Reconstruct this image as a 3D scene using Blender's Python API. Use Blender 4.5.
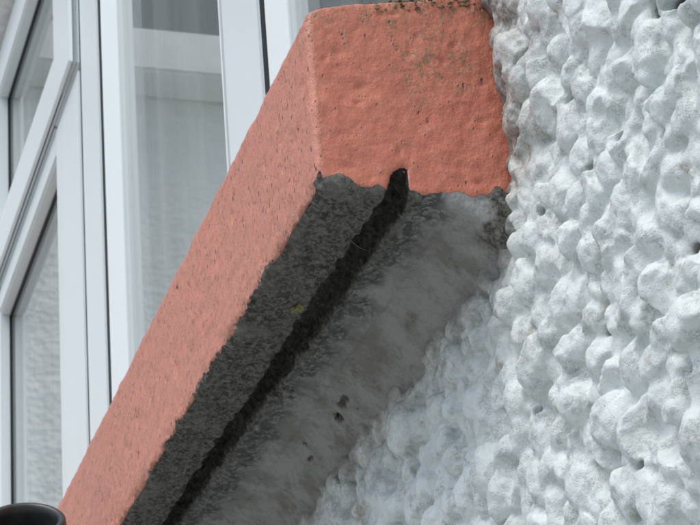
import bpy, bmesh, math, random
import numpy as np
from mathutils import Matrix, Vector

R = math.radians
scene = bpy.context.scene
C = scene.collection
for o in list(bpy.data.objects):
    bpy.data.objects.remove(o)

# ------------------------------------------------------------------ camera
CAM_LOC = np.array([0.73527456, -0.31998277, 0.78738564])
CAM_R = np.array([[0.28742885, -0.44168234, -0.84988315],
                  [0.95487906, 0.06287200, 0.29026383],
                  [-0.07477055, -0.89496582, 0.43982444]])     # world = CAM_R @ (right, down, forward)
F_PX = 2217.635                                                 # focal length for a 700 px wide picture
cam_d = bpy.data.cameras.new('camera')
cam = bpy.data.objects.new('camera', cam_d)
C.objects.link(cam)
cam_d.sensor_width = 36.0
cam_d.lens = 36.0 * F_PX / 700.0
cam_d.clip_start = 0.02
cam_d.clip_end = 500.0
m = Matrix.Identity(4)
for r in range(3):
    m[r][0] = CAM_R[r, 0]
    m[r][1] = -CAM_R[r, 1]
    m[r][2] = -CAM_R[r, 2]
    m[r][3] = CAM_LOC[r]
cam.matrix_world = m
cam_d.dof.use_dof = True
cam_d.dof.focus_distance = 0.89
cam_d.dof.aperture_fstop = 95.0
scene.camera = cam

# ------------------------------------------------------------------ sky and sun (overcast)
SUN_DIR = Vector((0.50, -0.80, 1.55)).normalized()
world = bpy.data.worlds.new('World')
scene.world = world
world.use_nodes = True
wn = world.node_tree.nodes
wl = world.node_tree.links
bgn = wn['Background']
sky = wn.new('ShaderNodeTexSky')
sky.sky_type = 'NISHITA'
sky.sun_disc = False
sky.sun_elevation = math.asin(SUN_DIR.z)
sky.sun_rotation = math.atan2(SUN_DIR.x, SUN_DIR.y)
sky.air_density = 1.0
sky.dust_density = 2.0
sky.ozone_density = 0.0
wl.new(sky.outputs['Color'], bgn.inputs['Color'])
bgn.inputs['Strength'].default_value = 0.14
sun_d = bpy.data.lights.new('sun', 'SUN')
sun_d.energy = 1.1
sun_d.angle = R(40)
sun_d.color = (1.0, 0.99, 0.92)
sun = bpy.data.objects.new('sun', sun_d)
C.objects.link(sun)
sun.location = (-1, -3, 5)
sun.rotation_euler = SUN_DIR.to_track_quat('Z', 'Y').to_euler()
scene.view_settings.view_transform = 'Standard'
scene.view_settings.look = 'None'
scene.view_settings.exposure = 0.42
scene.view_settings.gamma = 1.0
scene.render.engine = 'CYCLES'
scene.cycles.max_bounces = 7

# ------------------------------------------------------------------ helpers
rng = np.random.default_rng(11)


def tag(o, label=None, cat=None, group=None, kind=None):
    if label: o['label'] = label
    if cat: o['category'] = cat
    if group: o['group'] = group
    if kind: o['kind'] = kind
    return o


def empty(name, loc):
    o = bpy.data.objects.new(name, None)
    C.objects.link(o)
    o.location = loc
    o.empty_display_size = 0.05
    return o


def link(o, parent=None):
    C.objects.link(o)
    if parent is not None:
        o.parent = parent
        pm = parent
        t = Vector((0, 0, 0))
        while pm is not None:
            t += pm.location
            pm = pm.parent
        o.location = o.location - t if not parent.type == 'MESH' else o.location
    return o


def hsh(i, j, k, seed):
    h = (i.astype(np.int64) * 374761393 + j.astype(np.int64) * 668265263 + k.astype(np.int64) * 2147483647 + seed * 1274126177) & 0xFFFFFFFF
    h = ((h ^ (h >> 13)) * 1274126177) & 0xFFFFFFFF
    h = (h ^ (h >> 16)) & 0xFFFFFFFF
    h = (h * 2246822519) & 0xFFFFFFFF
    h = h ^ (h >> 15)
    return (h & 0xFFFFFF).astype(np.float64) / 0xFFFFFF


def vnoise(P, size, seed=0, stretch=(1, 1, 1)):
    """smooth value noise, -1..1, lattice spacing `size` metres"""
    Q = P / (np.array(stretch) * size)
    I = np.floor(Q).astype(np.int64)
    f = Q - I
    f = f * f * f * (f * (f * 6 - 15) + 10)
    out = 0
    for a in (0, 1):
        wx = f[:, 0] if a else 1 - f[:, 0]
        for b in (0, 1):
            wy = f[:, 1] if b else 1 - f[:, 1]
            for c in (0, 1):
                wz = f[:, 2] if c else 1 - f[:, 2]
                out = out + wx * wy * wz * hsh(I[:, 0] + a, I[:, 1] + b, I[:, 2] + c, seed)
    return out * 2 - 1


def fbm(P, size, octaves=3, seed=0, stretch=(1, 1, 1)):
    v = 0
    amp = 1.0
    for o in range(octaves):
        v = v + amp * vnoise(P, size / 2 ** o, seed + o * 17, stretch)
        amp *= 0.5
    return v


def sstep(a, b, x):
    t = np.clip((x - a) / (b - a), 0, 1)
    return t * t * (3 - 2 * t)


def surface_nets(xs, ys, zs, S):
    """iso surface S=0 (S<0 inside) on a non-uniform grid; returns verts, quads, cell indices"""
    B = S < 0
    nx, ny, nz = S.shape
    cnt = np.zeros((nx - 1, ny - 1, nz - 1), np.int8)
    for a in (0, 1):
        for b in (0, 1):
            for c in (0, 1):
                cnt += B[a:nx - 1 + a, b:ny - 1 + b, c:nz - 1 + c]
    act = (cnt > 0) & (cnt < 8)
    I, J, K = np.nonzero(act)
    n = len(I)
    idx = np.full(act.shape, -1, np.int32)
    idx[I, J, K] = np.arange(n)
    cor = np.array([[a, b, c] for a in (0, 1) for b in (0, 1) for c in (0, 1)])
    val = np.stack([S[I + a, J + b, K + c] for a, b, c in cor], 1).astype(np.float64)
    acc = np.zeros((n, 3))
    num = np.zeros(n)
    for p in range(8):
        for q in range(p + 1, 8):
            if np.abs(cor[p] - cor[q]).sum() != 1: continue
            va, vb = val[:, p], val[:, q]
            cr = (va < 0) != (vb < 0)
            t = np.where(cr, va / np.where(cr, va - vb, 1), 0)
            pos = cor[p][None] + t[:, None] * (cor[q] - cor[p])[None]
            acc += np.where(cr[:, None], pos, 0)
            num += cr
    acc /= num[:, None]
    V = np.empty((n, 3))
    V[:, 0] = xs[I] + acc[:, 0] * (xs[I + 1] - xs[I])
    V[:, 1] = ys[J] + acc[:, 1] * (ys[J + 1] - ys[J])
    V[:, 2] = zs[K] + acc[:, 2] * (zs[K + 1] - zs[K])
    quads = []
    # edges along x
    for ax in range(3):
        sl0 = [slice(None)] * 3; sl1 = [slice(None)] * 3
        sl0[ax] = slice(0, -1); sl1[ax] = slice(1, None)
        ch = B[tuple(sl0)] != B[tuple(sl1)]
        u, v = [(1, 2), (2, 0), (0, 1)][ax]
        e = np.array(np.nonzero(ch)).T
        lim = np.array(S.shape)
        ok = (e[:, u] > 0) & (e[:, v] > 0) & (e[:, u] < lim[u] - 1) & (e[:, v] < lim[v] - 1)
        e = e[ok]
        ins = B[e[:, 0], e[:, 1], e[:, 2]]
        du = np.zeros(3, int); du[u] = 1
        dv = np.zeros(3, int); dv[v] = 1
        c = [e - du - dv, e - dv, e, e - du]
        q = np.stack([idx[k[:, 0], k[:, 1], k[:, 2]] for k in c], 1)
        q[~ins] = q[~ins][:, ::-1]
        quads.append(q)
    return V, np.concatenate(quads), np.stack([I, J, K], 1)


def vert_normals(V, Q):
    n = np.cross(V[Q[:, 2]] - V[Q[:, 0]], V[Q[:, 3]] - V[Q[:, 1]])
    N = np.zeros_like(V)
    for k in range(4):
        for a in range(3):
            N[:, a] += np.bincount(Q[:, k], n[:, a], len(V))
    return N / (np.linalg.norm(N, axis=1, keepdims=True) + 1e-20)


def quad_object(name, V, Q, N, mat, attrs=None, parent=None):
    """one mesh object from a set of quads of a larger surface, keeping that surface's normals"""
    used = np.zeros(len(V), bool)
    used[Q.ravel()] = True
    ids = np.nonzero(used)[0]
    remap = np.empty(len(V), np.int64)
    remap[ids] = np.arange(len(ids))
    v = V[ids]
    org = v.mean(0)
    me = bpy.data.meshes.new(name)
    nq = len(Q)
    me.vertices.add(len(v))
    me.vertices.foreach_set('co', (v - org).astype(np.float32).ravel())
    me.loops.add(nq * 4)
    me.loops.foreach_set('vertex_index', remap[Q].astype(np.int32).ravel())
    me.polygons.add(nq)
    me.polygons.foreach_set('loop_start', np.arange(0, nq * 4, 4, dtype=np.int32))
    me.polygons.foreach_set('use_smooth', np.ones(nq, bool))
    me.update(calc_edges=True)
    for k, a in (attrs or {}).items():
        at = me.attributes.new(k, 'FLOAT', 'POINT')
        at.data.foreach_set('value', a[ids].astype(np.float32))
    me.normals_split_custom_set_from_vertices(N[ids].tolist())
    me.materials.append(mat)
    o = bpy.data.objects.new(name, me)
    o.location = org
    link(o, parent)
    return o


def bm_object(name, bm, mat, parent=None, smooth=True):
    """mesh object from a bmesh in world coordinates; origin at its bounding box base"""
    co = np.array([v.co[:] for v in bm.verts])
    org = Vector(((co[:, 0].min() + co[:, 0].max()) / 2, (co[:, 1].min() + co[:, 1].max()) / 2, co[:, 2].min()))
    bmesh.ops.translate(bm, verts=bm.verts, vec=-org)
    bmesh.ops.recalc_face_normals(bm, faces=bm.faces)
    me = bpy.data.meshes.new(name)
    bm.to_mesh(me)
    bm.free()
    for p in me.polygons: p.use_smooth = smooth
    me.materials.append(mat)
    o = bpy.data.objects.new(name, me)
    o.location = org
    if parent is not None and parent.type == 'MESH':
        C.objects.link(o)
        o.parent = parent
        t = Vector((0, 0, 0)); p = parent
        while p is not None:
            t += p.location; p = p.parent
        o.location = org - t
    else:
        link(o, parent)
    return o


def add_box(bm, lo, hi, bev=0.0, seg=2):
    vs = [bm.verts.new((x, y, z)) for x in (lo[0], hi[0]) for y in (lo[1], hi[1]) for z in (lo[2], hi[2])]
    fs = [(0, 1, 3, 2), (4, 6, 7, 5), (0, 4, 5, 1), (2, 3, 7, 6), (0, 2, 6, 4), (1, 5, 7, 3)]
    F = [bm.faces.new([vs[i] for i in f]) for f in fs]
    if bev:
        es = list({e for f in F for e in f.edges})
        bmesh.ops.bevel(bm, geom=es, offset=bev, segments=seg, affect='EDGES', clamp_overlap=True)


def box_obj(name, lo, hi, mat, parent=None, bev=0.0, seg=2):
    bm = bmesh.new()
    add_box(bm, lo, hi, bev, seg)
    return bm_object(name, bm, mat, parent, smooth=False)


def sweep_obj(name, prof, a, b, axis, mat, parent=None, smooth=False):
    """closed profile [(u, y)] swept along axis ('x' or 'z') from a to b; u is the other in-plane coordinate"""
    bm = bmesh.new()
    rings = []
    for s in (a, b):
        rings.append([bm.verts.new((s, y, u) if axis == 'x' else (u, y, s)) for u, y in prof])
    n = len(prof)
    for i in range(n):
        bm.faces.new((rings[0][i], rings[0][(i + 1) % n], rings[1][(i + 1) % n], rings[1][i]))
    bm.faces.new(rings[0]); bm.faces.new(rings[1][::-1])
    return bm_object(name, bm, mat, parent, smooth)


# ------------------------------------------------------------------ materials
class NT:
    def __init__(self, name):
        self.m = bpy.data.materials.new(name)
        self.m.use_nodes = True
        self.t = self.m.node_tree
        self.n = self.t.nodes
        self.b = self.n['Principled BSDF']
        g = self.n.new('ShaderNodeNewGeometry')
        self.pos = g.outputs['Position']
        self.nor = g.outputs['Normal']

    def lk(self, a, b):
        self.t.links.new(a, b)

    def val(self, x, sock):
        if isinstance(x, (int, float)):
            sock.default_value = x
        elif isinstance(x, tuple):
            sock.default_value = x if len(x) == 4 else (*x, 1)
        else:
            self.lk(x, sock)

    def noise(self, scale, detail=4, rough=0.55, stretch=None, dist=0.0, off=0.0):
        p = self.pos
        if stretch or off:
            mp = self.n.new('ShaderNodeMapping')
            mp.inputs['Scale'].default_value = stretch or (1, 1, 1)
            mp.inputs['Location'].default_value = (off, off * .7, off * 1.3)
            self.lk(p, mp.inputs['Vector']); p = mp.outputs['Vector']
        x = self.n.new('ShaderNodeTexNoise')
        x.inputs['Scale'].default_value = scale
        x.inputs['Detail'].default_value = detail
        x.inputs['Roughness'].default_value = rough
        x.inputs['Distortion'].default_value = dist
        self.lk(p, x.inputs['Vector'])
        return x.outputs['Fac']

    def voro(self, scale, feature='F1', stretch=None, rand=1.0):
        p = self.pos
        if stretch:
            mp = self.n.new('ShaderNodeMapping')
            mp.inputs['Scale'].default_value = stretch
            self.lk(p, mp.inputs['Vector']); p = mp.outputs['Vector']
        x = self.n.new('ShaderNodeTexVoronoi')
        x.feature = feature
        x.inputs['Scale'].default_value = scale
        x.inputs['Randomness'].default_value = rand
        self.lk(p, x.inputs['Vector'])
        return x.outputs['Distance']

    def math(self, op, a, b=0.0, c=None):
        x = self.n.new('ShaderNodeMath'); x.operation = op
        self.val(a, x.inputs[0]); self.val(b, x.inputs[1])
        if c is not None: self.val(c, x.inputs[2])
        return x.outputs[0]

    def ramp(self, fac, lo, hi, a=0.0, b=1.0):
        x = self.n.new('ShaderNodeMapRange')
        x.interpolation_type = 'SMOOTHSTEP'
        self.val(fac, x.inputs['Value'])
        x.inputs['From Min'].default_value = lo; x.inputs['From Max'].default_value = hi
        x.inputs['To Min'].default_value = a; x.inputs['To Max'].default_value = b
        return x.outputs['Result']

    def mix(self, fac, a, b):
        x = self.n.new('ShaderNodeMix'); x.data_type = 'RGBA'
        self.val(fac, x.inputs['Factor'])
        self.val(a, x.inputs['A'] if False else x.inputs[6]); self.val(b, x.inputs[7])
        return x.outputs[2]

    def attr(self, name):
        x = self.n.new('ShaderNodeAttribute'); x.attribute_name = name
        return x.outputs['Fac']

    def bump(self, h, strength, dist, prev=None):
        x = self.n.new('ShaderNodeBump')
        self.val(strength, x.inputs['Strength'])
        x.inputs['Distance'].default_value = dist
        self.lk(h, x.inputs['Height'])
        if prev is not None: self.lk(prev, x.inputs['Normal'])
        return x.outputs['Normal']

    def out(self, col, rough, normal=None, spec=0.5):
        self.val(col, self.b.inputs['Base Color'])
        self.val(rough, self.b.inputs['Roughness'])
        self.val(spec, self.b.inputs['Specular IOR Level'])
        if normal is not None: self.lk(normal, self.b.inputs['Normal'])
        return self.m


def make_wall_mat():
    t = NT('white_masonry_paint')
    stain = t.attr('stain')      # bare grey cement by the sill
    grime_shade = t.attr('grime_shade')  # dirt at the end joint, painted shade below the sill
    n1 = t.noise(55, 5, .6)
    n2 = t.noise(420, 4, .65)
    n3 = t.noise(1500, 3, .6)
    n4 = t.noise(160, 5, .7, off=3.1)
    base = t.mix(t.ramp(n1, .35, .7), (.725, .780, .765), (.645, .695, .680))
    base = t.mix(t.math('MULTIPLY', t.ramp(n2, .56, .72), .35), base, (.52, .52, .50))
    wr = t.noise(620, 3, .7, stretch=(1, 1, 1.7), dist=1.6, off=4.9)
    wrk = t.ramp(t.math('ABSOLUTE', t.math('SUBTRACT', wr, .5)), .008, .035, 1, 0)
    patch = t.ramp(t.noise(95, 4, .65, off=5.3), .50, .62)
    wrk = t.math('MULTIPLY', wrk, patch)
    base = t.mix(t.math('MULTIPLY', wrk, .75), base, (.25, .255, .24))
    speck = t.math('MULTIPLY', t.ramp(n3, .60, .70), t.ramp(n4, .46, .60))
    base = t.mix(t.math('MULTIPLY', speck, .7), base, (.28, .28, .26))
    tan = t.ramp(t.noise(38, 4, .6, off=7.7), .60, .70)
    base = t.mix(t.math('MULTIPLY', tan, t.ramp(n4, .42, .56, 0, .75)), base, (.36, .32, .25))
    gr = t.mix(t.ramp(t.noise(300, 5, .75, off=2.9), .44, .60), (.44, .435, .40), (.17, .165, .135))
    base = t.mix(t.math('MULTIPLY', grime_shade, t.ramp(n4, .26, .52)), base, gr)
    cem = t.mix(t.ramp(n4, .30, .72), (.30, .305, .295), (.24, .24, .225))
    base = t.mix(t.ramp(stain, .15, .85), base, cem)
    h = t.math('SUBTRACT', t.math('ADD', t.math('MULTIPLY', n2, .8), t.math('MULTIPLY', n3, .35)), t.math('MULTIPLY', wrk, .30))
    nn = t.bump(h, .60, .0012)
    nn = t.bump(t.ramp(t.voro(700), .0, .35), .35, .0006, nn)
    return t.out(base, .62, nn, .35)


def make_sill_mat():
    t = NT('red_paint_on_concrete')
    pa = t.attr('paint'); mo = t.attr('mould_dark'); gv = t.attr('groove'); sm = t.attr('cement'); li = t.attr('lichen')
    edge = t.math('ADD', pa, t.math('MULTIPLY', t.math('SUBTRACT', t.noise(900, 4, .7), .5), 1.4))
    isp = t.ramp(edge, -.10, .10)
    n0 = t.noise(40, 4, .6)
    n1 = t.noise(190, 5, .65, off=2.2)
    n2 = t.noise(700, 4, .65)
    n3 = t.noise(1700, 3, .6, off=5.5)
    # --- paint
    red = t.mix(t.ramp(n0, .3, .7), (.61, .205, .128), (.55, .175, .112))
    red = t.mix(t.math('MULTIPLY', t.attr('sheen_wear'), t.ramp(n1, .2, .6, .6, 1)), red, (.64, .265, .190))  # paler, pinker front: sky sheen put into the paint colour
    red = t.mix(t.ramp(n1, .52, .72, 0, .55), red, (.60, .255, .185))
    brush = t.noise(330, 4, .7, stretch=(1.6, 1.2, .28), off=3.7)
    red = t.mix(t.math('MULTIPLY', t.attr('sheen_wear'), t.ramp(brush, .52, .66, 0, .55)), red, (.40, .135, .092))
    red = t.mix(t.math('MULTIPLY', t.ramp(t.noise(70, 4, .7, off=6.6), .56, .70), .30), red, (.36, .17, .11))
    red = t.mix(t.ramp(n2, .58, .75, 0, .5), red, (.40, .105, .070))
    pitn = t.voro(230, stretch=(1.6, 1.2, .62))
    sw = t.attr('sheen_wear')
    pit = t.math('MULTIPLY', t.ramp(pitn, .10, .24, 1, 0), t.ramp(t.math('ADD', t.noise(60, 3, .6, off=9.1), t.math('MULTIPLY', sw, .10)), .54, .62))
    pit2 = t.math('MULTIPLY', t.ramp(t.voro(480, stretch=(1.5, 1.2, .6)), .10, .26, 1, 0), t.ramp(t.math('ADD', n1, t.math('MULTIPLY', sw, .10)), .50, .62))
    red = t.mix(t.math('MULTIPLY', pit, .85), red, (.07, .035, .028))
    red = t.mix(t.math('MULTIPLY', pit2, .7), red, (.16, .06, .045))
    lich = t.math('MULTIPLY', li, t.ramp(t.math('ADD', t.noise(420, 5, .75, off=1.9), t.math('MULTIPLY', t.math('SUBTRACT', n1, .5), .5)), .47, .60))
    red = t.mix(t.math('MULTIPLY', lich, .85), red, t.mix(t.ramp(n2, .4, .6), (.32, .17, .075), (.20, .16, .11)))
    # --- concrete
    con = t.mix(t.ramp(t.noise(260, 5, .75, off=3.3), .38, .64), (.34, .35, .345), (.15, .155, .15))
    con = t.mix(t.ramp(n2, .55, .68, 0, .8), con, (.085, .09, .085))
    con = t.mix(t.ramp(n3, .60, .72, 0, .5), con, (.42, .44, .43))
    cem = t.mix(t.ramp(t.noise(34, 6, .72, off=1.4), .40, .60), (.33, .34, .33), (.22, .22, .205))
    cem = t.mix(t.ramp(t.noise(95, 6, .75, off=8.2), .52, .70, 0, .55), cem, (.125, .120, .105))
    cem = t.mix(t.ramp(t.noise(210, 5, .75, off=4.8), .58, .72, 0, .4), cem, (.40, .41, .40))
    con = t.mix(t.ramp(t.voro(330), .42, .62, 0, .75), con, (.07, .072, .068))
    con = t.mix(sm, con, cem)
    m1 = t.noise(330, 5, .75, off=4.4)
    mol = t.mix(t.ramp(m1, .40, .62), (.062, .060, .053), (.205, .200, .178))
    mol = t.mix(t.ramp(t.noise(520, 4, .7, off=6.3), .60, .70, 0, .8), mol, (.36, .36, .33))
    mol = t.mix(t.ramp(t.voro(280), .10, .30, .55, 0), mol, (.27, .265, .24))
    mol = t.mix(t.ramp(t.noise(45, 3, .6, off=2.7), .50, .68, 0, .6), mol, (.22, .215, .19))
    con = t.mix(t.ramp(t.math('ADD', mo, t.math('MULTIPLY', t.math('SUBTRACT', n1, .5), .8)), .25, .75), con, mol)
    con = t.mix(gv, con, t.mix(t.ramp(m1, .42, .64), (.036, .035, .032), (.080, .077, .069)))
    col = t.mix(isp, con, red)
    # --- relief
    hp = t.math('SUBTRACT', t.math('ADD', t.math('MULTIPLY', n1, 1.1), t.math('ADD', t.math('MULTIPLY', n2, .42), t.math('MULTIPLY', brush, t.math('MULTIPLY', t.attr('sheen_wear'), .9)))), t.math('ADD', t.math('MULTIPLY', pit, .9), t.math('MULTIPLY', pit2, .45)))
    grit = t.ramp(t.voro(330), .05, .55)
    hc = t.math('MULTIPLY', t.math('ADD', t.math('MULTIPLY', grit, -.9), t.math('ADD', t.math('MULTIPLY', m1, 1.6), t.math('MULTIPLY', n3, .5))), t.math('SUBTRACT', t.math('SUBTRACT', 1.4, t.math('MULTIPLY', sm, .85)), t.math('MULTIPLY', gv, .55)))
    x = t.n.new('ShaderNodeMix'); x.data_type = 'FLOAT'
    t.lk(isp, x.inputs[0]); t.lk(hc, x.inputs[2]); t.lk(hp, x.inputs[3])
    nn = t.bump(x.outputs[0], .8, .0011)
    rough = t.ramp(isp, 0, 1, .92, .50)
    return t.out(col, rough, nn, t.ramp(isp, 0, 1, .2, .5))


def plain(name, col, rough=.5, spec=.5, nscale=None, namp=.0, bump=None, metal=0.0):
    t = NT(name)
    c = col
    if nscale:
        c = t.mix(t.ramp(t.noise(nscale, 5, .6), .3, .7), tuple(x * (1 - namp) for x in col), tuple(min(1, x * (1 + namp)) for x in col))
    nn = None
    if bump:
        nn = t.bump(t.noise(bump[0], 5, .6), bump[1], bump[2])
    t.b.inputs['Metallic'].default_value = metal
    return t.out(c, rough, nn, spec)


def make_upvc():
    t = NT('white_upvc')
    d = t.ramp(t.noise(6, 4, .6, stretch=(3, 3, .5)), .55, .8)
    col = t.mix(t.math('MULTIPLY', d, .35), (.79, .86, .87), (.66, .72, .72))
    return t.out(col, .32, None, .5)


def make_glass():
    t = NT('window_glass')
    t.n.remove(t.b)
    fr = t.n.new('ShaderNodeFresnel')
    bf = t.n.new('ShaderNodeNewGeometry').outputs['Backfacing']      # thin sheet: both faces reflect like air to glass
    t.lk(t.ramp(bf, 0, 1, 1.52, 1 / 1.52), fr.inputs['IOR'])
    tr = t.n.new('ShaderNodeBsdfTransparent'); tr.inputs['Color'].default_value = (.97, .985, .98, 1)
    gl = t.n.new('ShaderNodeBsdfGlossy'); gl.inputs['Roughness'].default_value = .012
    gl.inputs['Color'].default_value = (1, 1, 1, 1)
    mx = t.n.new('ShaderNodeMixShader')
    t.lk(fr.outputs[0], mx.inputs[0]); t.lk(tr.outputs[0], mx.inputs[1]); t.lk(gl.outputs[0], mx.inputs[2])
    # streaks of dirt on the pane
    df = t.n.new('ShaderNodeBsdfDiffuse'); df.inputs['Color'].default_value = (.56, .61, .61, 1)
    s = t.ramp(t.noise(9, 5, .65, stretch=(2.2, 2.2, .2)), .38, .72, .04, .16)
    m2 = t.n.new('ShaderNodeMixShader')
    t.lk(s, m2.inputs[0]); t.lk(mx.outputs[0], m2.inputs[1]); t.lk(df.outputs[0], m2.inputs[2])
    t.lk(m2.outputs[0], t.n['Material Output'].inputs['Surface'])
    return t.m


def make_net():
    t = NT('net_curtain_cloth')
    t.n.remove(t.b)
    df = t.n.new('ShaderNodeBsdfDiffuse'); df.inputs['Color'].default_value = (.86, .88, .87, 1)
    tl = t.n.new('ShaderNodeBsdfTranslucent'); tl.inputs['Color'].default_value = (.6, .62, .61, 1)
    tr = t.n.new('ShaderNodeBsdfTransparent')
    a = t.n.new('ShaderNodeMixShader'); a.inputs[0].default_value = .35
    t.lk(df.outputs[0], a.inputs[1]); t.lk(tl.outputs[0], a.inputs[2])
    b = t.n.new('ShaderNodeMixShader'); b.inputs[0].default_value = .12
    t.lk(a.outputs[0], b.inputs[1]); t.lk(tr.outputs[0], b.inputs[2])
    t.lk(b.outputs[0], t.n['Material Output'].inputs['Surface'])
    return t.m


def make_roughcast():
    t = NT('far_roughcast')
    n = t.noise(26, 5, .7)
    v = t.voro(85)
    col = t.mix(t.ramp(n, .35, .68), (.78, .80, .79), (.66, .68, .67))
    st = t.ramp(t.noise(3, 4, .6, stretch=(1, 1, .25)), .45, .7)
    col = t.mix(t.math('MULTIPLY', st, .5), col, (.40, .41, .38))
    nn = t.bump(v, .48, .010)
    return t.out(col, .85, nn, .2)


M_wall = make_wall_mat()
M_sill = make_sill_mat()
M_upvc = make_upvc()
M_glass = make_glass()
M_net = make_net()
M_far = make_roughcast()
M_gasket = plain('black_rubber', (.012, .013, .015), .6, .4)
M_spacer = plain('aluminium_spacer', (.45, .47, .46), .4, .5, metal=.6)
M_cement = plain('old_cement', (.30, .30, .285), .9, .2, 40, .25, (160, .6, .004))
M_farsill = plain('far_sill_paint', (.66, .67, .65), .75, .3, 18, .10, (60, .4, .004))
M_dark = plain('dark_room', (.10, .10, .10), .9, .2, 3, .2)
M_black = plain('black_plastic', (.026, .031, .030), .36, .5, 60, .45, (220, .25, .0006))
M_lichen = plain('yellow_lichen', (.23, .22, .11), .95, .1, 900, .35, (1200, .8, .0008))
M_moss = plain('grey_green_moss', (.24, .205, .125), .95, .1, 420, .75, (1500, .8, .0008))
M_thread = plain('cobweb_silk', (.30, .30, .28), .7, .3)

# ------------------------------------------------------------------ ground
def make_ground_mat():
    t = NT('concrete_path')
    n = t.noise(5, 6, .65)
    col = t.mix(t.ramp(n, .3, .7), (.42, .41, .385), (.31, .305, .285))
    nn = t.bump(t.noise(90, 5, .65), .5, .006)
    return t.out(col, .9, nn, .25)


bm = bmesh.new()
g = 60.0
vs = [bm.verts.new((x, y, 0)) for x, y in ((-g, -g), (g, -g), (g, g), (-g, g))]
bm.faces.new(vs)
tag(bm_object('ground', bm, make_ground_mat()), kind='structure')

# ------------------------------------------------------------------ pebble-dashed house wall
wall = empty('house_wall', (0.3, 0.02, 0.0))
tag(wall, 'white painted pebbledash wall around the red sill, lumpy and rough', 'wall')

JAMB = -0.055        # right edge of the window opening
SILL_Z = 1.2


def grade(core0, core1, step, end0, end1, grow=1.06, cap=.004):
    a = list(np.arange(core0, core1 + step / 2, step))
    s = step; x = a[-1]; up = []
    while x < end1:
        s = min(s * grow, cap); x += s; up.append(x)
    s = step; x = a[0]; dn = []
    while x > end0:
        s = min(s * grow, cap); x -= s; dn.append(x)
    return np.array(dn[::-1] + a + up)


ST = 0.00085
xs = grade(-0.34, 0.20, ST, -0.60, 0.50, 1.05, .0024)
zs = grade(1.005, 1.315, ST, 0.86, 1.52, 1.05, .0024)
ys = np.arange(-0.0165, 0.0165, ST)
SUB = 0.0028        # mean depth of the mortar coat behind the pebbles


def depth0(x, z):
    P = np.stack([x, 0 * x, z], 1)
    return SUB + .0022 * vnoise(P, .035, 5) + .0008 * vnoise(P, .011, 6)


def smax0(a, b, k):
    h = np.clip(.5 + .5 * (a - b) / k, 0, 1)
    return b + (a - b) * h + k * h * (1 - h)


# scatter pebbles
peb = []
cell = {}
def near(x, z, r):
    ci, cj = int(x / .02), int(z / .02)
    for i in range(ci - 2, ci + 3):
        for j in range(cj - 2, cj + 3):
            for (a, b, s) in cell.get((i, j), ()):
                if (a - x) ** 2 + (b - z) ** 2 < (.80 * (s + r)) ** 2: return True
    return False
pr = random.Random(4)
for it in range(80000):
    r = (.0094, .0081, .0070, .0060, .0049, .0037)[min(5, it // 12000)] * pr.uniform(.85, 1.12)
    if it < 10000 and pr.random() < .93: continue
    if 10000 <= it < 20000 and pr.random() < .88: continue
    x = pr.uniform(-.60, .50); z = pr.uniform(.86, 1.52)
    if z > 1.186 and x < .003: continue              # sill and window opening
    if z > 1.31 and x < JAMB + .03: continue
    if z > 1.160 and x < -.0 and r > .0066: continue
    if z > 1.19 and x < .013 and r > .0050: continue
    if near(x, z, r): continue
    cell.setdefault((int(x / .02), int(z / .02)), []).append((x, z, r))
    peb.append((x, z, r))
NP = len(peb)
print('pebbles', NP)
pc = np.array(peb)
y00 = depth0(pc[:, 0], pc[:, 1])
KAP = 1 / .00100
XX, ZZ = np.meshgrid(xs, zs, indexing='ij')
Y0 = depth0(XX.ravel(), ZZ.ravel()).reshape(XX.shape)
# the coat is pushed back round the sill so that a joint is left there
S0 = (Y0[:, None, :] - ys[None, :, None]).astype(np.float32)
E = np.exp(-KAP * S0)
best = S0.copy() + .0012
own = np.full(S0.shape, -1, np.int16)
for i in range(NP):
    x, z, r = peb[i]
    rad = np.array([r * pr.uniform(.80, 1.35), r * pr.uniform(.75, 1.10), r * pr.uniform(.80, 1.35)])
    ang = pr.uniform(-1, 1)
    ca, sa = math.cos(ang), math.sin(ang)
    yc = y00[i] - r * pr.uniform(-.28, .26)
    ex = r * 1.35 + .0035
    i0, i1 = np.searchsorted(xs, (x - ex, x + ex)); k0, k1 = np.searchsorted(zs, (z - ex, z + ex))
    j0, j1 = np.searchsorted(ys, (yc - ex, yc + ex))
    dx = (xs[i0:i1] - x)[:, None, None]; dy = (ys[j0:j1] - yc)[None, :, None]; dz = (zs[k0:k1] - z)[None, None, :]
    u = (dx * ca + dz * sa) / rad[0]; w = (-dx * sa + dz * ca) / rad[2]; v = dy / rad[1]
    pw = pr.choice((2.0, 2.2, 2.5, 2.9))
    ln = (np.abs(u) ** pw + np.abs(v) ** pw + np.abs(w) ** pw) ** (1 / pw)
    d = (ln - 1) * rad.min()
    for kk in range(pr.choice((0, 1, 2, 2, 3))):         # broken faces of the stone
        nv = Vector((pr.gauss(0, 1), pr.gauss(0, 1) - .5, pr.gauss(0, 1))).normalized()
        d = np.maximum(d, dx * nv.x + dy * nv.y + dz * nv.z - r * pr.uniform(.50, .90))
    d = d.astype(np.float32)
    E[i0:i1, j0:j1, k0:k1] += np.exp(-KAP * np.maximum(d, -.012))
    bb = best[i0:i1, j0:j1, k0:k1]; oo = own[i0:i1, j0:j1, k0:k1]
    mk = d < bb
    bb[mk] = d[mk]; oo[mk] = i
S = -np.log(E) / KAP
del E
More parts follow.
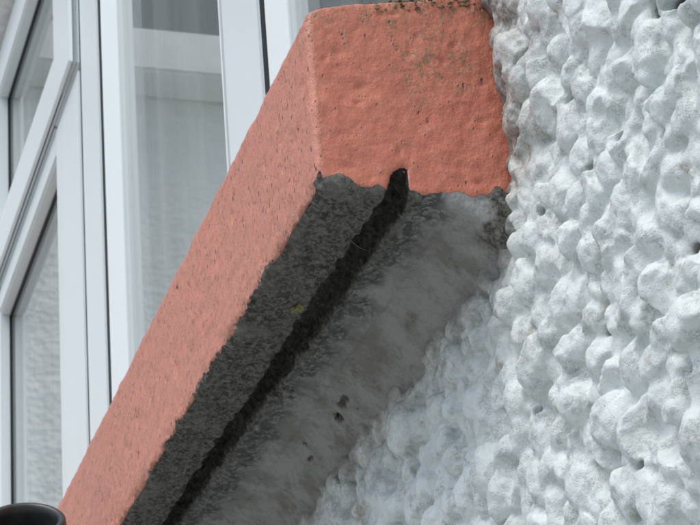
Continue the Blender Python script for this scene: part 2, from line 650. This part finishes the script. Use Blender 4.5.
# cut away: window opening, the bed of the sill
XB = xs[:, None, None]; YB = ys[None, :, None]; ZB = zs[None, None, :]
cut = np.minimum(JAMB - .004 - XB, ZB - 1.292) + 0 * YB      # >0 inside opening
S = np.maximum(S, cut)
bed = np.minimum(np.minimum(.0005 - XB, ZB - (SILL_Z + .004)), 1.297 - ZB) + 0 * YB
S = np.maximum(S, bed)
# small blow holes between the pebbles
for i in range(45):
    x = pr.uniform(-.25, .2); z = pr.uniform(1.0, 1.32)
    if z > 1.17 and x < .01: continue
    r = pr.uniform(.0010, .0022)
    i0, i1 = np.searchsorted(xs, (x - .012, x + .012)); k0, k1 = np.searchsorted(zs, (z - .012, z + .012))
    col = S[i0:i1, :, k0:k1]
    ic = np.searchsorted(xs, x); kc = np.searchsorted(zs, z)
    jj = np.nonzero(S[ic, :, kc] < 0)[0]
    if not len(jj): continue
    yy = ys[jj[0]]
    if yy < depth0(np.array([x]), np.array([z]))[0] - .003: continue   # only in hollows
    dx = (xs[i0:i1] - x)[:, None, None]; dz = (zs[k0:k1] - z)[None, None, :]
    tube = np.maximum(np.sqrt(dx ** 2 + dz ** 2) + 0 * YB - r, YB - (yy + .009) + 0 * dx + 0 * dz)
    S[i0:i1, :, k0:k1] = np.maximum(col, -tube)
pit_at = []
for hx, hy, r in ((512, 143, .0042), (588, 172, .0030), (622, 136, .0018), (655, 4, .0042), (673, 1, .0026), (690, 372, .0030), (505, 72, .0026), (498, 104, .0024), (684, 246, .0018), (541, 212, .0016), (568, 96, .0018), (601, 330, .0016), (536, 408, .0016), (640, 470, .0018)):
    r_ = CAM_R @ np.array([(hx - 350) / F_PX, (hy - 262.5) / F_PX, 1.0])
    hp = CAM_LOC + r_ * (-.002 - CAM_LOC[1]) / r_[1]
    pit_at.append((hp[0], hp[2], r))
    i0, i1 = np.searchsorted(xs, (hp[0] - .014, hp[0] + .014)); k0, k1 = np.searchsorted(zs, (hp[2] - .012, hp[2] + .012))
    dx = (xs[i0:i1] - hp[0])[:, None, None]; dz = (zs[k0:k1] - hp[2])[None, None, :]
    tube_ = np.maximum(np.sqrt((dx / 1.8) ** 2 + dz ** 2) + 0 * YB - r, YB - .0125 + 0 * dx + 0 * dz)
    S[i0:i1, :, k0:k1] = smax0(S[i0:i1, :, k0:k1], -tube_, .0012)
V, Q, cells = surface_nets(xs, ys, zs, S)
ownv = own[cells[:, 0], cells[:, 1], cells[:, 2]]
del S, best, own
N = vert_normals(V, Q)
lock = (1 - sstep(.016, .004, V[:, 0]) * sstep(1.185, 1.197, V[:, 2]))[:, None]
V = V + lock * np.stack([.0015 * fbm(V, .0115, 1, 31), .0009 * fbm(V, .0105, 1, 32), .0015 * fbm(V, .0115, 1, 33)], 1)
N = vert_normals(V, Q)
ridge = 1 - 2 * np.abs(vnoise(V, .0060, 35, (1.2, 1, .8)))
V = V + N * (.00055 * fbm(V, .0055, 2, 3) + .00030 * fbm(V, .0023, 2, 9) + .00022 * ridge)[:, None]
N = vert_normals(V, Q)
nz = fbm(V, .012, 3, 21)
nz2 = fbm(V, .004, 2, 23)
stain = np.where(V[:, 0] < .006, sstep(-.010, .010, V[:, 2] - 1.176 + .004 * nz + .002 * nz2), 0)
for hx_, hz_, r in pit_at:
    stain = np.maximum(stain, sstep(2.2, 1.0, np.hypot((V[:, 0] - hx_) / 1.8, V[:, 2] - hz_) / r) * sstep(-.001, .004, V[:, 1]))
stain = np.maximum(stain, sstep(.0085, .004, np.hypot(np.maximum(V[:, 0], 0), np.maximum(1.207 - V[:, 2], 0) + np.maximum(V[:, 2] - 1.212, 0) * .9) + .0035 * nz) )
grime_shade = np.clip(sstep(.055, .018, V[:, 0] + .010 * nz) * sstep(1.185, 1.21, V[:, 2]) * (.75 + .25 * sstep(1.24, 1.30, V[:, 2])), 0, 1)
grime_shade = np.maximum(grime_shade, .60 * sstep(1.125, 1.182, V[:, 2] + .008 * nz) * sstep(.02, -.02, V[:, 0]))  # shade under the sill put into the colour, along with mould
att = {'stain': stain, 'grime_shade': grime_shade}
# which pebbles show largest: splat the surface to the camera
rel = (V - CAM_LOC) @ CAM_R
px = np.floor((350 + F_PX * rel[:, 0] / rel[:, 2]) / 2).astype(int)
py = np.floor((262.5 + F_PX * rel[:, 1] / rel[:, 2]) / 2).astype(int)
inside = (px >= 0) & (px < 350) & (py >= 0) & (py < 263)
ids = np.nonzero(inside)[0]
ids = ids[np.argsort(-rel[ids, 2])]
buf = np.full((350, 263), -1, int)
buf[px[ids], py[ids]] = ownv[ids]
cntp = np.bincount(buf[buf >= 0], minlength=NP)
top = np.argsort(-cntp)[:300]
top = top[cntp[top] > 3]
is_top = np.zeros(NP + 1, bool)
is_top[top] = True
qo = ownv[Q[:, 0]].astype(int)
for k in (1, 2, 3):                      # majority-like choice, keeps rims tidy
    qo = np.where(qo < 0, ownv[Q[:, k]], qo)
rest = ~is_top[qo] | (qo < 0)
o = quad_object('render_coat', V, Q[rest], N, M_wall, att, wall)
o['kind'] = 'stuff'
order = np.argsort(qo, kind='stable')
qs = qo[order]
for p in top:
    a, b = np.searchsorted(qs, (p, p + 1))
    if b - a < 4: continue
    quad_object('pebble', V, Q[order[a:b]], N, M_wall, att, wall)
print('wall quads', len(Q), 'pebble parts', len(top))
# plain body of the wall behind and around the modelled coat
def wall_block(x0, x1, z0, z1, y0=.0155):
    bm = bmesh.new()
    add_box(bm, (x0, y0, z0), (x1, .26, z1))
    return bm_object('masonry', bm, M_far, wall, smooth=False)
wall_block(-2.6, 1.8, 0.0, 1.19)
wall_block(JAMB, 1.8, 1.19, 4.6)
wall_block(-2.6, -1.64, 1.19, 4.6)
wall_block(-1.64, JAMB, 2.166, 4.6, .002)
for x0, x1, z0, z1 in ((.50, 1.8, 0, 4.6), (-2.6, .50, 0, .86), (JAMB, .50, 1.52, 4.6), (-2.6, -.60, .86, 1.17), (-2.6, -1.64, 1.17, 4.6)):
    box_obj('roughcast', (x0, .0, z0), (x1, .0152, z1), M_far, wall)

# ------------------------------------------------------------------ window sill
sill = empty('window_sill', (-.8, -.02, SILL_Z))
tag(sill, 'terracotta red painted concrete window sill with dark mouldy underside and drip groove', 'window sill')
sx = [.0045]
s = .001
while sx[-1] > -1.72:
    if sx[-1] < -.40: s = min(s * 1.02, .006)
    sx.append(sx[-1] - s)
xs = np.array(sx[::-1])
ys = np.arange(-.0865, .0325, .001)
zs = np.arange(1.160, 1.3135, .001)


def smax(a, b, k):
    h = np.clip(.5 + .5 * (a - b) / k, 0, 1)
    return b + (a - b) * h + k * h * (1 - h)


YB = ys[None, :, None]; ZB = zs[None, None, :]; XB = xs[:, None, None]
YZ = (YB, ZB)
front = -.0795 - YB + (ZB - 1.24) * .012                       # inside when negative
topp = ZB - (1.3002 + YB * .19)
bev = ((-YB - .0772) + (ZB - 1.2845)) * .7071
under = SILL_Z - ZB + 0 * YB
back = YB - .030 + 0 * ZB
sec = smax(front, under, .004)
sec = smax(sec, topp, .004)
sec = smax(sec, bev, .005)
# mortar fillet under the back edge
fil = np.maximum(np.maximum((1.2 - .95 * np.maximum(YB + .020, 0) - .002) - ZB, -(YB + .022)), ZB - 1.21)
h = np.clip(.5 + .5 * (sec - fil) / .008, 0, 1)
sec = sec + (fil - sec) * h - .008 * h * (1 - h)
sec = np.maximum(sec, back)
end = XB - 0.0
S = smax(np.broadcast_to(sec, (len(xs), len(ys), len(zs))), end, .0036).astype(np.float32)
# drip groove, cut a little out of true and running out through the end
def groove_c(x):
    P = np.stack([x, 0 * x, 0 * x], 1)
    yc = -.0447 + .0195 * np.clip(x, -.5, 1) + .0006 * vnoise(P, .035, 40) + .0003 * vnoise(P, .011, 41)
    hw = .0060 - .0012 * sstep(-.12, -.24, x) + .0009 * vnoise(P, .05, 42) - .0020 * sstep(-.02, .0, x)
    dp = .0115 + .0008 * vnoise(P, .04, 43)
    return yc, hw, dp
yc, hw, dp = groove_c(xs)
yc = yc[:, None, None]; hw = hw[:, None, None]; dp = dp[:, None, None]
hook = .0022 * np.clip((ZB - 1.2) / .011, 0, 2) ** 2 * sstep(-.012, 0, XB)    # the notch leans over at the end
gy = np.abs(YB - yc - hook + .0012 * sstep(-.012, 0, XB))
gd = np.maximum(gy - hw * np.sqrt(np.clip(1.06 - ((ZB - 1.2) / dp) ** 2, .0, 1)), ZB - (SILL_Z + dp))
S = smax(S, -gd.astype(np.float32), .0016)
V, Q, cells = surface_nets(xs, ys, zs, S)
del S, gd, gy
N = vert_normals(V, Q)
X, Y, Z = V.T
yc, hw, dp = groove_c(X)
inG = (np.abs(Y - yc) < hw + .0012) & (Z > SILL_Z + .0012) & (Z < SILL_Z + .0145) & (Y > -.072) & ((X < -.0012) | (np.abs(Y - yc - .0005) < hw - .0003))
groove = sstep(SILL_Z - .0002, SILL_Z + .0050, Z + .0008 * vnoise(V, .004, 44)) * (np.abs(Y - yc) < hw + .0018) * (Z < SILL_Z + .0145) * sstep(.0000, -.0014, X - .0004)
# painted or bare: signed height above a ragged lower limit, in mm
ra = fbm(V, .011, 3, 60); rb = fbm(V, .0035, 2, 61); rl = vnoise(V, .045, 63)
is_end = X > -.004
lim_end = 1.2020 + .0010 * ra + .0007 * rb + .0052 * np.exp(-((Y + .0700) / .0062) ** 2) + .0026 * np.exp(-((Y + .0545) / .0022) ** 2) + .0045 * np.exp(-((Y + .003) / .004) ** 2)
lim_fr = 1.2006 + .0030 * ra + .0017 * rb + .0018 * rl + .0022 * sstep(.35, .8, fbm(V, .018, 2, 64))
lim = np.where(is_end & (Y > -.0775), lim_end, lim_fr)
paint = (Z - lim) * 1000
paint = np.where((N[:, 2] < -.72) & (Z < 1.25), -1.5, paint)
paint = np.where((Y > -.074) & (X < -.003) & (Z < 1.25), -1.5, paint)
ng = (np.abs(Y - yc - .0010) < hw + .0008) & (Z < SILL_Z + .0115) & (Y > -.07)
paint = np.where(ng & is_end & (N[:, 0] < .80), np.minimum(paint, -1.2), paint)
paint = np.clip(paint, -1.5, 1.5)
pf = sstep(-.4, .4, paint)
mould_dark = np.clip(sstep(-.047, -.053, Y - .0195 * np.clip(X, -.5, 1) + .002 * ra) , 0, 1)
mould_dark = np.maximum(mould_dark, .42 * sstep(-.024, -.034, Y - .012 * X + .003 * ra) * sstep(.01, -.06, X + .01 * ra))
mould_dark = np.maximum(mould_dark, .9 * sstep(1.207, 1.2035, Z) * is_end * (Y < -.05))
mould_dark = np.maximum(mould_dark, .8 * sstep(-.016, -.004, Y + .005 * ra) * sstep(-.03, .0, X))
mould_dark = np.maximum(mould_dark, .62 * sstep(.001, .012, Y + .006 * ra))  # darker tone towards the wall
cement = sstep(-.034, -.020, Y + .006 * ra - .012 * X)
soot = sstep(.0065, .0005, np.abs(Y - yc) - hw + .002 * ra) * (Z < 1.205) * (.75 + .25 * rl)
mould_dark = np.maximum(mould_dark, np.clip(soot, 0, 1) * .85)
lichen = np.clip(sstep(1.268, 1.292, Z + .008 * rl + .006 * ra) * (X > -.02) + .95 * is_end * sstep(1.45, .45, np.hypot((Y + .026) / .020, (Z - 1.262) / .016) + .35 * ra), 0, 1)
lichen = np.maximum(lichen, .85 * sstep(1.211, 1.2010, Z + .004 * ra) * (~is_end) * (Y < -.075))
bare = 1 - pf
disp = pf * (.0003 + .00042 * fbm(V, .012, 3, 70) + .00022 * fbm(V, .0035, 2, 71))
disp += bare * (1 - .80 * cement) * (.0010 * fbm(V, .007, 3, 72) + .0008 * fbm(V, .0030, 2, 73)) + bare * cement * .0009 * vnoise(V, .022, 74)
# chips along the arrises
arr = np.exp(-((Y + .0795) / .004) ** 2) * np.exp(-((Z - 1.2) / .005) ** 2)
disp += arr * .0020 * fbm(V, .0075, 3, 75) - arr * .0006
V = V + N * disp[:, None]
# blow holes in the cement under the sill
hole = np.zeros(len(V))
for hx, hy, a_, b_ in ((345, 425, .0070, .0013), (313, 498, .0060, .0012)):
    r_ = CAM_R @ np.array([(hx - 350) / F_PX, (hy - 262.5) / F_PX, 1.0])
    hp = CAM_LOC + r_ * (1.196 - CAM_LOC[2]) / r_[2]
    if hp[1] > -.018: hp = hp + r_ / r_[2] * (-.018 - hp[1]) * .9
    sel = np.nonzero((np.abs(V[:, 0] - hp[0]) < .02) & (np.abs(V[:, 1] - hp[1]) < .012) & (V[:, 2] < 1.206))[0]
    q = (V[sel] - hp)
    w = np.exp(-((q[:, 0] / a_) ** 2 + (q[:, 1] / (b_ * 1.2)) ** 2) * (1 + .9 * ra[sel] + .6 * rb[sel]))
    V[sel, 2] += .0016 * w
    hole[sel] = np.maximum(hole[sel], sstep(.30, .75, w))
# a few open pits in the paint of the front face
for k in range(46):
    c0 = np.array([pr.uniform(-.45, -.004), -.0795, pr.uniform(1.206, 1.272)])
    rr = np.array([pr.uniform(.0009, .0018), .004, pr.uniform(.0016, .0042)])
    sel = np.nonzero(np.abs(V[:, 0] - c0[0]) < .006)[0]
    q = ((V[sel] - c0) / rr); q[:, 1] *= .4
    w = np.exp(-(q ** 2).sum(1))
    V[sel, 1] += .0011 * w
for k in range(16):
    c0 = np.array([0, pr.uniform(-.074, -.004), pr.uniform(1.207, 1.288)])
    rr = np.array([.004, pr.uniform(.0009, .0024), pr.uniform(.0009, .0018)])
    sel = np.nonzero(V[:, 0] > -.004)[0]
    w = np.exp(-(((V[sel] - c0) / rr) ** 2).sum(1))
    V[sel, 0] -= .0010 * w
N = vert_normals(V, Q)
sheen_wear = sstep(-.4, -.85, N[:, 1])  # front face: painted sky sheen; also weights its pits and brush marks
sheen_wear = np.maximum(sheen_wear, .9 * (X > -.01) * sstep(.0045, .0015, Y + .0795))
att = {'sheen_wear': sheen_wear, 'paint': paint, 'mould_dark': mould_dark, 'groove': np.clip(np.maximum(groove, .9 * hole), 0, 1), 'cement': cement, 'lichen': lichen}
qp = paint[Q].mean(1) > 0
qg = ~qp & (inG[Q].sum(1) >= 2)
qf = ~qp & ~qg & (Y[Q].mean(1) > -.017) & (Z[Q].mean(1) < 1.2025)
qu = ~qp & ~qg & ~qf
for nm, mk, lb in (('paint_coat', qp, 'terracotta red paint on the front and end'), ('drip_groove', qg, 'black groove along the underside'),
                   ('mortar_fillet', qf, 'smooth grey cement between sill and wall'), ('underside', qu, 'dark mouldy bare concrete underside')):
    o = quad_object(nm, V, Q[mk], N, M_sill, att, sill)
    o['label'] = lb
print('sill quads', len(Q))

# ------------------------------------------------------------------ window
WY = .020      # face of the frame
GY = .0355     # face of the glass
WB = .075      # back of the frame
win = empty('window', (-.85, .05, 1.30))
tag(win, 'white plastic framed window above the red sill, three lights with reflecting glass', 'window')
Z0, Z1 = 1.300, 2.163
XL, XR = -1.635, JAMB - .002


def bar(name, lo, hi, parent, bev=.0025):
    return box_obj(name, lo, hi, M_upvc, parent, bev, 2)


# outer frame
bar('frame_jamb', (XR - .05, WY, Z0), (XR, WB, Z1), win)
bar('frame_jamb', (XL, WY, Z0), (XL + .05, WB, Z1), win)
bar('frame_sill', (XL + .0503, WY + .0005, Z0), (XR - .0503, WB, Z0 + .055), win)
bar('frame_head', (XL + .0503, WY + .006, Z1 - .03), (XR - .0503, WB, Z1), win)
A, B_, Cx, D = -.980, -.892, -.485, -.398
box_obj('gasket', (A + .0006, WY + .0012, Z0 + .056), (A + .0096, WB - .012, Z1 - .031), M_gasket, win)
bar('mullion', (A + .0098, WY, Z0 + .0553), (B_, WB, Z1 - .0303), win)
bar('mullion', (Cx, WY, Z0 + .0553), (D, WB, Z1 - .0303), win)


def fixed_light(x0, x1):
    """glazing of one fixed light: gaskets, sloping beads, spacer bars and the pane"""
    z0, z1 = Z0 + .055, Z1 - .03
    for s_, xa in ((1, x0), (-1, x1)):
        box_obj('gasket', (min(xa, xa + s_ * .0092), WY + (.0012 if s_ > 0 else .009), z0 + .02), (max(xa, xa + s_ * .0092), WB - .01, z1 - .02), M_gasket, win)
        p = [(xa + s_ * .0094, WY + .0016), (xa + s_ * .0110, WY + .0012), (xa + s_ * .0165, GY - .0012), (xa + s_ * .0165, WB - .012), (xa + s_ * .0094, WB - .012)]
        sweep_obj('glazing_bead', p, z0 + .02, z1 - .02, 'z', M_upvc, win)
    for s_, za in ((1, z0), (-1, z1)):
        p = [(za, WY + .001), (za + s_ * .012, WY + .003), (za + s_ * .019, GY - .001), (za + s_ * .019, WB - .012), (za, WB - .012)]
        sweep_obj('glazing_bead', p, x0 + .017, x1 - .017, 'x', M_upvc, win)
    pa = box_obj('pane', (x0 + .006, GY, z0 + .008), (x1 - .006, GY + .004, z1 - .008), M_glass, win)
    box_obj('inner_pane', (x0 + .006, GY + .017, z0 + .008), (x1 - .006, GY + .0205, z1 - .008), M_glass, win)
    for xa in (x0 + .0175, x1 - .0265):
        bm = bmesh.new()
        add_box(bm, (xa, GY + .0046, z0 + .01), (xa + .009, GY + .0165, z1 - .01))
        zz = z0 + .02
        while zz < z1 - .02:                       # the row of little slots in the spacer bar
            add_box(bm, (xa + .0089, GY + .0085, zz), (xa + .0094, GY + .0125, zz + .003))
            zz += .008
        bm_object('spacer_bar', bm, M_spacer, pa, smooth=False)
    return pa


fixed_light(B_, Cx)
fixed_light(D, XR - .05)

# left bay: opening fanlight above, casement below
TZ0, TZ1 = 1.832, 1.900
SX0, SX1 = XL + .0525, A          # outer limits of both sashes
fan = empty('fanlight_sash', (0, 0, 0))
fan.location = (-1.27, .05, 1.903)
fan.parent = win
fan.location = Vector((-1.27, .05, 1.903)) - win.location
cas = empty('casement_sash', (0, 0, 0))
cas.parent = win
cas.location = Vector((-1.27, .05, 1.357)) - win.location


def child_box(name, lo, hi, mat, parent, bev=.0025):
    bm = bmesh.new(); add_box(bm, lo, hi, bev, 2)
    o = bm_object(name, bm, mat, None, smooth=False)
    t = Vector((0, 0, 0)); p = parent
    while p is not None:
        t += p.location; p = p.parent
    w = o.location.copy()
    o.parent = parent
    o.location = w - t
    return o


def ring(parent, x0, x1, z0, z1, wl, wr, wb, wt, ya, flange):
    """sash: two stiles and two rails, an outer raised flange on stile and bottom rail, gasket and pane"""
    child_box('stile', (x0, ya, z0), (x0 + wl, WB - .012, z1), M_upvc, parent)
    child_box('stile', (x1 - wr, ya, z0), (x1, WB - .012, z1), M_upvc, parent)
    child_box('bottom_rail', (x0 + wl + .0003, ya + .0006, z0), (x1 - wr - .0003, WB - .012, z0 + wb), M_upvc, parent)
    child_box('top_rail', (x0 + wl + .0003, ya + .0006, z1 - wt), (x1 - wr - .0003, WB - .012, z1), M_upvc, parent)
    if flange:
        f = flange
        child_box('flange', (x1 - .062, ya - f, z0 + .0005), (x1 - .0005, ya - .0002, z1), M_upvc, parent, .004)
        child_box('flange', (x0, ya - f + .0004, z0 + .0005), (x1 - .054, ya - .0003, z0 + .040), M_upvc, parent, .004)
    gx0, gx1, gz0, gz1 = x0 + wl, x1 - wr, z0 + wb, z1 - wt
    for lo, hi in (((gx0, GY - .0028, gz0), (gx0 + .003, GY - .0003, gz1)), ((gx1 - .004, GY - .004, gz0), (gx1, GY - .0003, gz1)),
                   ((gx0 + .0062, GY - .0028, gz1 - .004), (gx1 - .0042, GY - .0003, gz1))):
        child_box('gasket', lo, hi, M_gasket, parent, 0)
    child_box('inner_pane', (gx0 - .008, GY + .017, gz0 - .008), (gx1 + .008, GY + .021, gz1 + .008), M_glass, parent, 0)
    child_box('pane', (gx0 - .008, GY, gz0 - .008), (gx1 + .008, GY + .004, gz1 + .008), M_glass, parent, 0)


ring(fan, SX0, SX1 - .0005, 1.862, Z1 - .004, -1.463 - SX0, .1235, .083, Z1 - .004 - 2.108, WY, .008)
ring(cas, SX0, SX1 - .0015, Z0 + .057, 1.8585, -1.463 - SX0, .120, .06, 1.8585 - TZ0, WY + .0004, 0)

# ------------------------------------------------------------------ room behind the glass
bm = bmesh.new()
rx0, rx1, ry0, ry1, rz0, rz1 = -2.6, 1.8, .262, 3.2, .02, 2.6
for lo, hi in (((rx0, ry1, rz0), (rx1, ry1 + .1, rz1)), ((rx0 - .1, ry0, rz0), (rx0 - .002, ry1, rz1)), ((rx1 + .002, ry0, rz0), (rx1 + .1, ry1, rz1)),
               ((rx0 - .1, ry0, rz1 + .002), (rx1 + .1, ry1 + .1, rz1 + .1)), ((rx0, ry0, rz0 - .015), (rx1, ry1, rz0 - .002))):
    add_box(bm, lo, hi)
tag(bm_object('room', bm, M_dark, smooth=False), kind='structure')


def curtain(x0, x1, y, z0, z1, seed, label):
    bm = bmesh.new()
    n = int((x1 - x0) / .006)
    xsn = np.linspace(x0, x1, n)
    P = np.stack([xsn, 0 * xsn, 0 * xsn], 1)
    off = .009 * np.sin(xsn * 2 * np.pi / .11 + 2.5 * vnoise(P, .11, seed)) + .010 * vnoise(P, .05, seed + 1)
    rows = []
    for k, z in enumerate(np.linspace(z0, z1, 7)):
        rows.append([(bm.verts.new((a, y + b * (1.15 - .35 * k / 6), z)), bm.verts.new((a, y + b * (1.15 - .35 * k / 6) + .0006, z))) for a, b in zip(xsn, off)])
    for a, b in zip(rows[:-1], rows[1:]):
        for i in range(n - 1):
            bm.faces.new((a[i][0], a[i + 1][0], b[i + 1][0], b[i][0]))
            bm.faces.new((a[i][1], b[i][1], b[i + 1][1], a[i + 1][1]))
    for r_ in (rows[0], rows[-1]):
        for i in range(n - 1): bm.faces.new((r_[i][0], r_[i][1], r_[i + 1][1], r_[i + 1][0]))
    for i in (0, n - 1):
        for a, b in zip(rows[:-1], rows[1:]): bm.faces.new((a[i][0], b[i][0], b[i][1], a[i][1]))
    o = bm_object('net_curtain', bm, M_net)
    tag(o, label, 'curtain', 'net curtains behind the glass')


curtain(-1.60, -.93, .098, 1.24, 1.84, 80, 'pale folded net curtain behind the leftmost lower pane')
curtain(-.93, -.44, .100, 1.24, 2.14, 90, 'pale net curtain behind the middle pane beside the red sill')

# ------------------------------------------------------------------ wing of the house, mirrored in the glass
wing = empty('house_wing', (-2.72, -1.4, 0))
tag(wing, 'pale roughcast wing with a ledge, mirrored in the middle window pane', 'building')
WX = -2.6
box_obj('wall', (WX - .25, -3.2, 0), (WX - .001, -.0005, 2.855), M_far, wing)
box_obj('wall', (WX - .25, -3.2, 2.8605), (WX - .001, -2.0, 4.6), M_far, wing)
box_obj('wall', (WX - .25, -.12, 2.8605), (WX - .001, -.0005, 4.6), M_far, wing)
box_obj('ledge', (WX - .0005, -2.1, 2.817), (WX + .093, -.05, 2.905), M_farsill, wing, .006)
ww = box_obj('upper_window', (WX - .16, -1.9995, 2.861), (WX - .12, -.1205, 4.6), M_gasket, wing)
for y0 in (-1.999, -1.1, -.19):
    box_obj('frame_post', (WX - .12, y0, 2.862), (WX - .08, y0 + .068, 4.59), M_upvc, wing, .004)

# ------------------------------------------------------------------ black pipe end in the corner
pipe = empty('plastic_pipe', (-.40, -.125, 0))
tag(pipe, 'black plastic pipe end with thick rounded rim in the lower left corner beside the sill', 'pipe')


def at(px_, py_, y):
    r_ = CAM_R @ np.array([(px_ - 350) / F_PX, (py_ - 262.5) / F_PX, 1.0])
    return CAM_LOC + r_ * (y - CAM_LOC[1]) / r_[1]


def tube(name, pts, rads, mat, parent, seg=40, close=False):
    bm = bmesh.new()
    rings = []
    for i, p in enumerate(pts):
        p = Vector(p)
        a = Vector(pts[max(i - 1, 0)]); b = Vector(pts[min(i + 1, len(pts) - 1)])
        if (b - a).length < 1e-9: b = a + last
        t_ = (b - a).normalized() if not isinstance(rads[i], tuple) else rads[i][1]
        last = t_
        u = t_.cross(Vector((0, 1, .01))).normalized(); w = t_.cross(u)
        r_ = rads[i] if not isinstance(rads[i], tuple) else rads[i][0]
        rings.append([bm.verts.new(p + (u * math.cos(2 * math.pi * k / seg) + w * math.sin(2 * math.pi * k / seg)) * r_) for k in range(seg)])
    for a, b in zip(rings[:-1], rings[1:]):
        for k in range(seg): bm.faces.new((a[k], a[(k + 1) % seg], b[(k + 1) % seg], b[k]))
    if close:
        bm.faces.new(rings[0]); bm.faces.new(rings[-1][::-1])
    return bm_object(name, bm, mat, parent)


pc0 = Vector(at(24, 521, -.125))
ax = (Vector(CAM_LOC) - pc0).normalized()
ax = (ax * .62 + Vector((0.0, -.02, .80))).normalized()           # mouth tipped towards the viewer
ro = .0236
prof = [(-.060, .0165), (-.034, .0170), (-.030, .0195), (-.008, ro - .0012), (-.003, ro), (0, ro - .0004), (.0012, ro - .0016), (.0012, ro - .0034), (0, ro - .0046), (-.004, ro - .0052), (-.028, .0168), (-.032, .0135), (-.060, .0132)]
tube('socket', [pc0 + ax * a for a, _ in prof], [(r_, ax) for _, r_ in prof], M_black, pipe)
b0 = pc0 - ax * .058
low = []
for k in range(9):
    s_ = k / 8
    d1 = b0 - ax * .05 * s_
    d2 = Vector((b0.x - ax.x * .07, b0.y - ax.y * .05, b0.z - .03 - .10 * s_))
    low.append(d1 * (1 - s_) + d2 * s_)
low.append(Vector((low[-1].x, low[-1].y, .0)))
tube('downpipe', low, [.0162] * len(low), M_black, pipe, 28, True)

# ------------------------------------------------------------------ small growths and threads
def blob(name, c, r, nrm_axis, mat, seed, label, cat, flat=.25, lobes=5):
    bm = bmesh.new()
    bmesh.ops.create_icosphere(bm, subdivisions=4, radius=1)
    P = np.array([v.co[:] for v in bm.verts])
    d = 1 + .75 * vnoise(P, .60, seed) + .45 * vnoise(P, .22, seed + 1)
    for v, k in zip(bm.verts, d):
        q = Vector([a * b * k for a, b in zip(v.co, r)])
        q[nrm_axis] *= flat
        v.co = q + Vector(c)
    return tag(bm_object(name, bm, mat), label, cat)


def zplane(px_, py_, z):
    r_ = CAM_R @ np.array([(px_ - 350) / F_PX, (py_ - 262.5) / F_PX, 1.0])
    return CAM_LOC + r_ * (z - CAM_LOC[2]) / r_[2]


p = zplane(297, 309, SILL_Z - .0006)
blob('lichen', p, (.0044, .0020, .0030), 2, M_lichen, 5, 'small yellow lichen patch on the dark sill underside', 'lichen')
for k, (a, b, lb) in enumerate((((306, 283), (322, 272), 'short pale cobweb strand beside the lichen under the sill'), ((350, 240), (366, 250), 'pale cobweb strand crossing the black drip groove'))):
    pa, pb = zplane(*a, SILL_Z - .0016), zplane(*b, SILL_Z - .0016)
    pts = [Vector(pa) * (1 - s_) + Vector(pb) * s_ + Vector((0, 0, -.0008 * math.sin(math.pi * s_))) for s_ in np.linspace(0, 1, 8)]
    o = tube('cobweb_strand', pts, [.00008] * 8, M_thread, None, 6, True)
    tag(o, lb, 'cobweb')


# moss on the top corner of the sill against the wall: one mat of little cushions
bm = bmesh.new()
for k in range(260):
    y = -.055 + .057 * pr.random() ** .55
    x = pr.uniform(-.006, .0045) if y < -.006 else pr.uniform(-.004, .012)
    zt = 1.3002 + .19 * y - (0.0 if x < -.001 else pr.uniform(.0, .006)) + .0002
    r_ = pr.uniform(.0003, .0009)
    mt = Matrix.Translation((min(x, .0008) if y < -.006 else x, y, zt)) @ Matrix.Diagonal((r_ * pr.uniform(.7, 1.3), r_ * pr.uniform(.8, 1.5), r_ * pr.uniform(.35, .7), 1))
    g_ = bmesh.ops.create_icosphere(bm, subdivisions=2, radius=1, matrix=mt)
P = np.array([v.co[:] for v in bm.verts])
nd = .0005 * vnoise(P, .0012, 77); ne = .0005 * vnoise(P, .0012, 78)
for v, a, b in zip(bm.verts, nd, ne):
    v.co.x += a; v.co.z += b
tag(bm_object('moss', bm, M_moss), 'grey green moss crust on the top edge of the sill end', 'moss', kind='stuff')
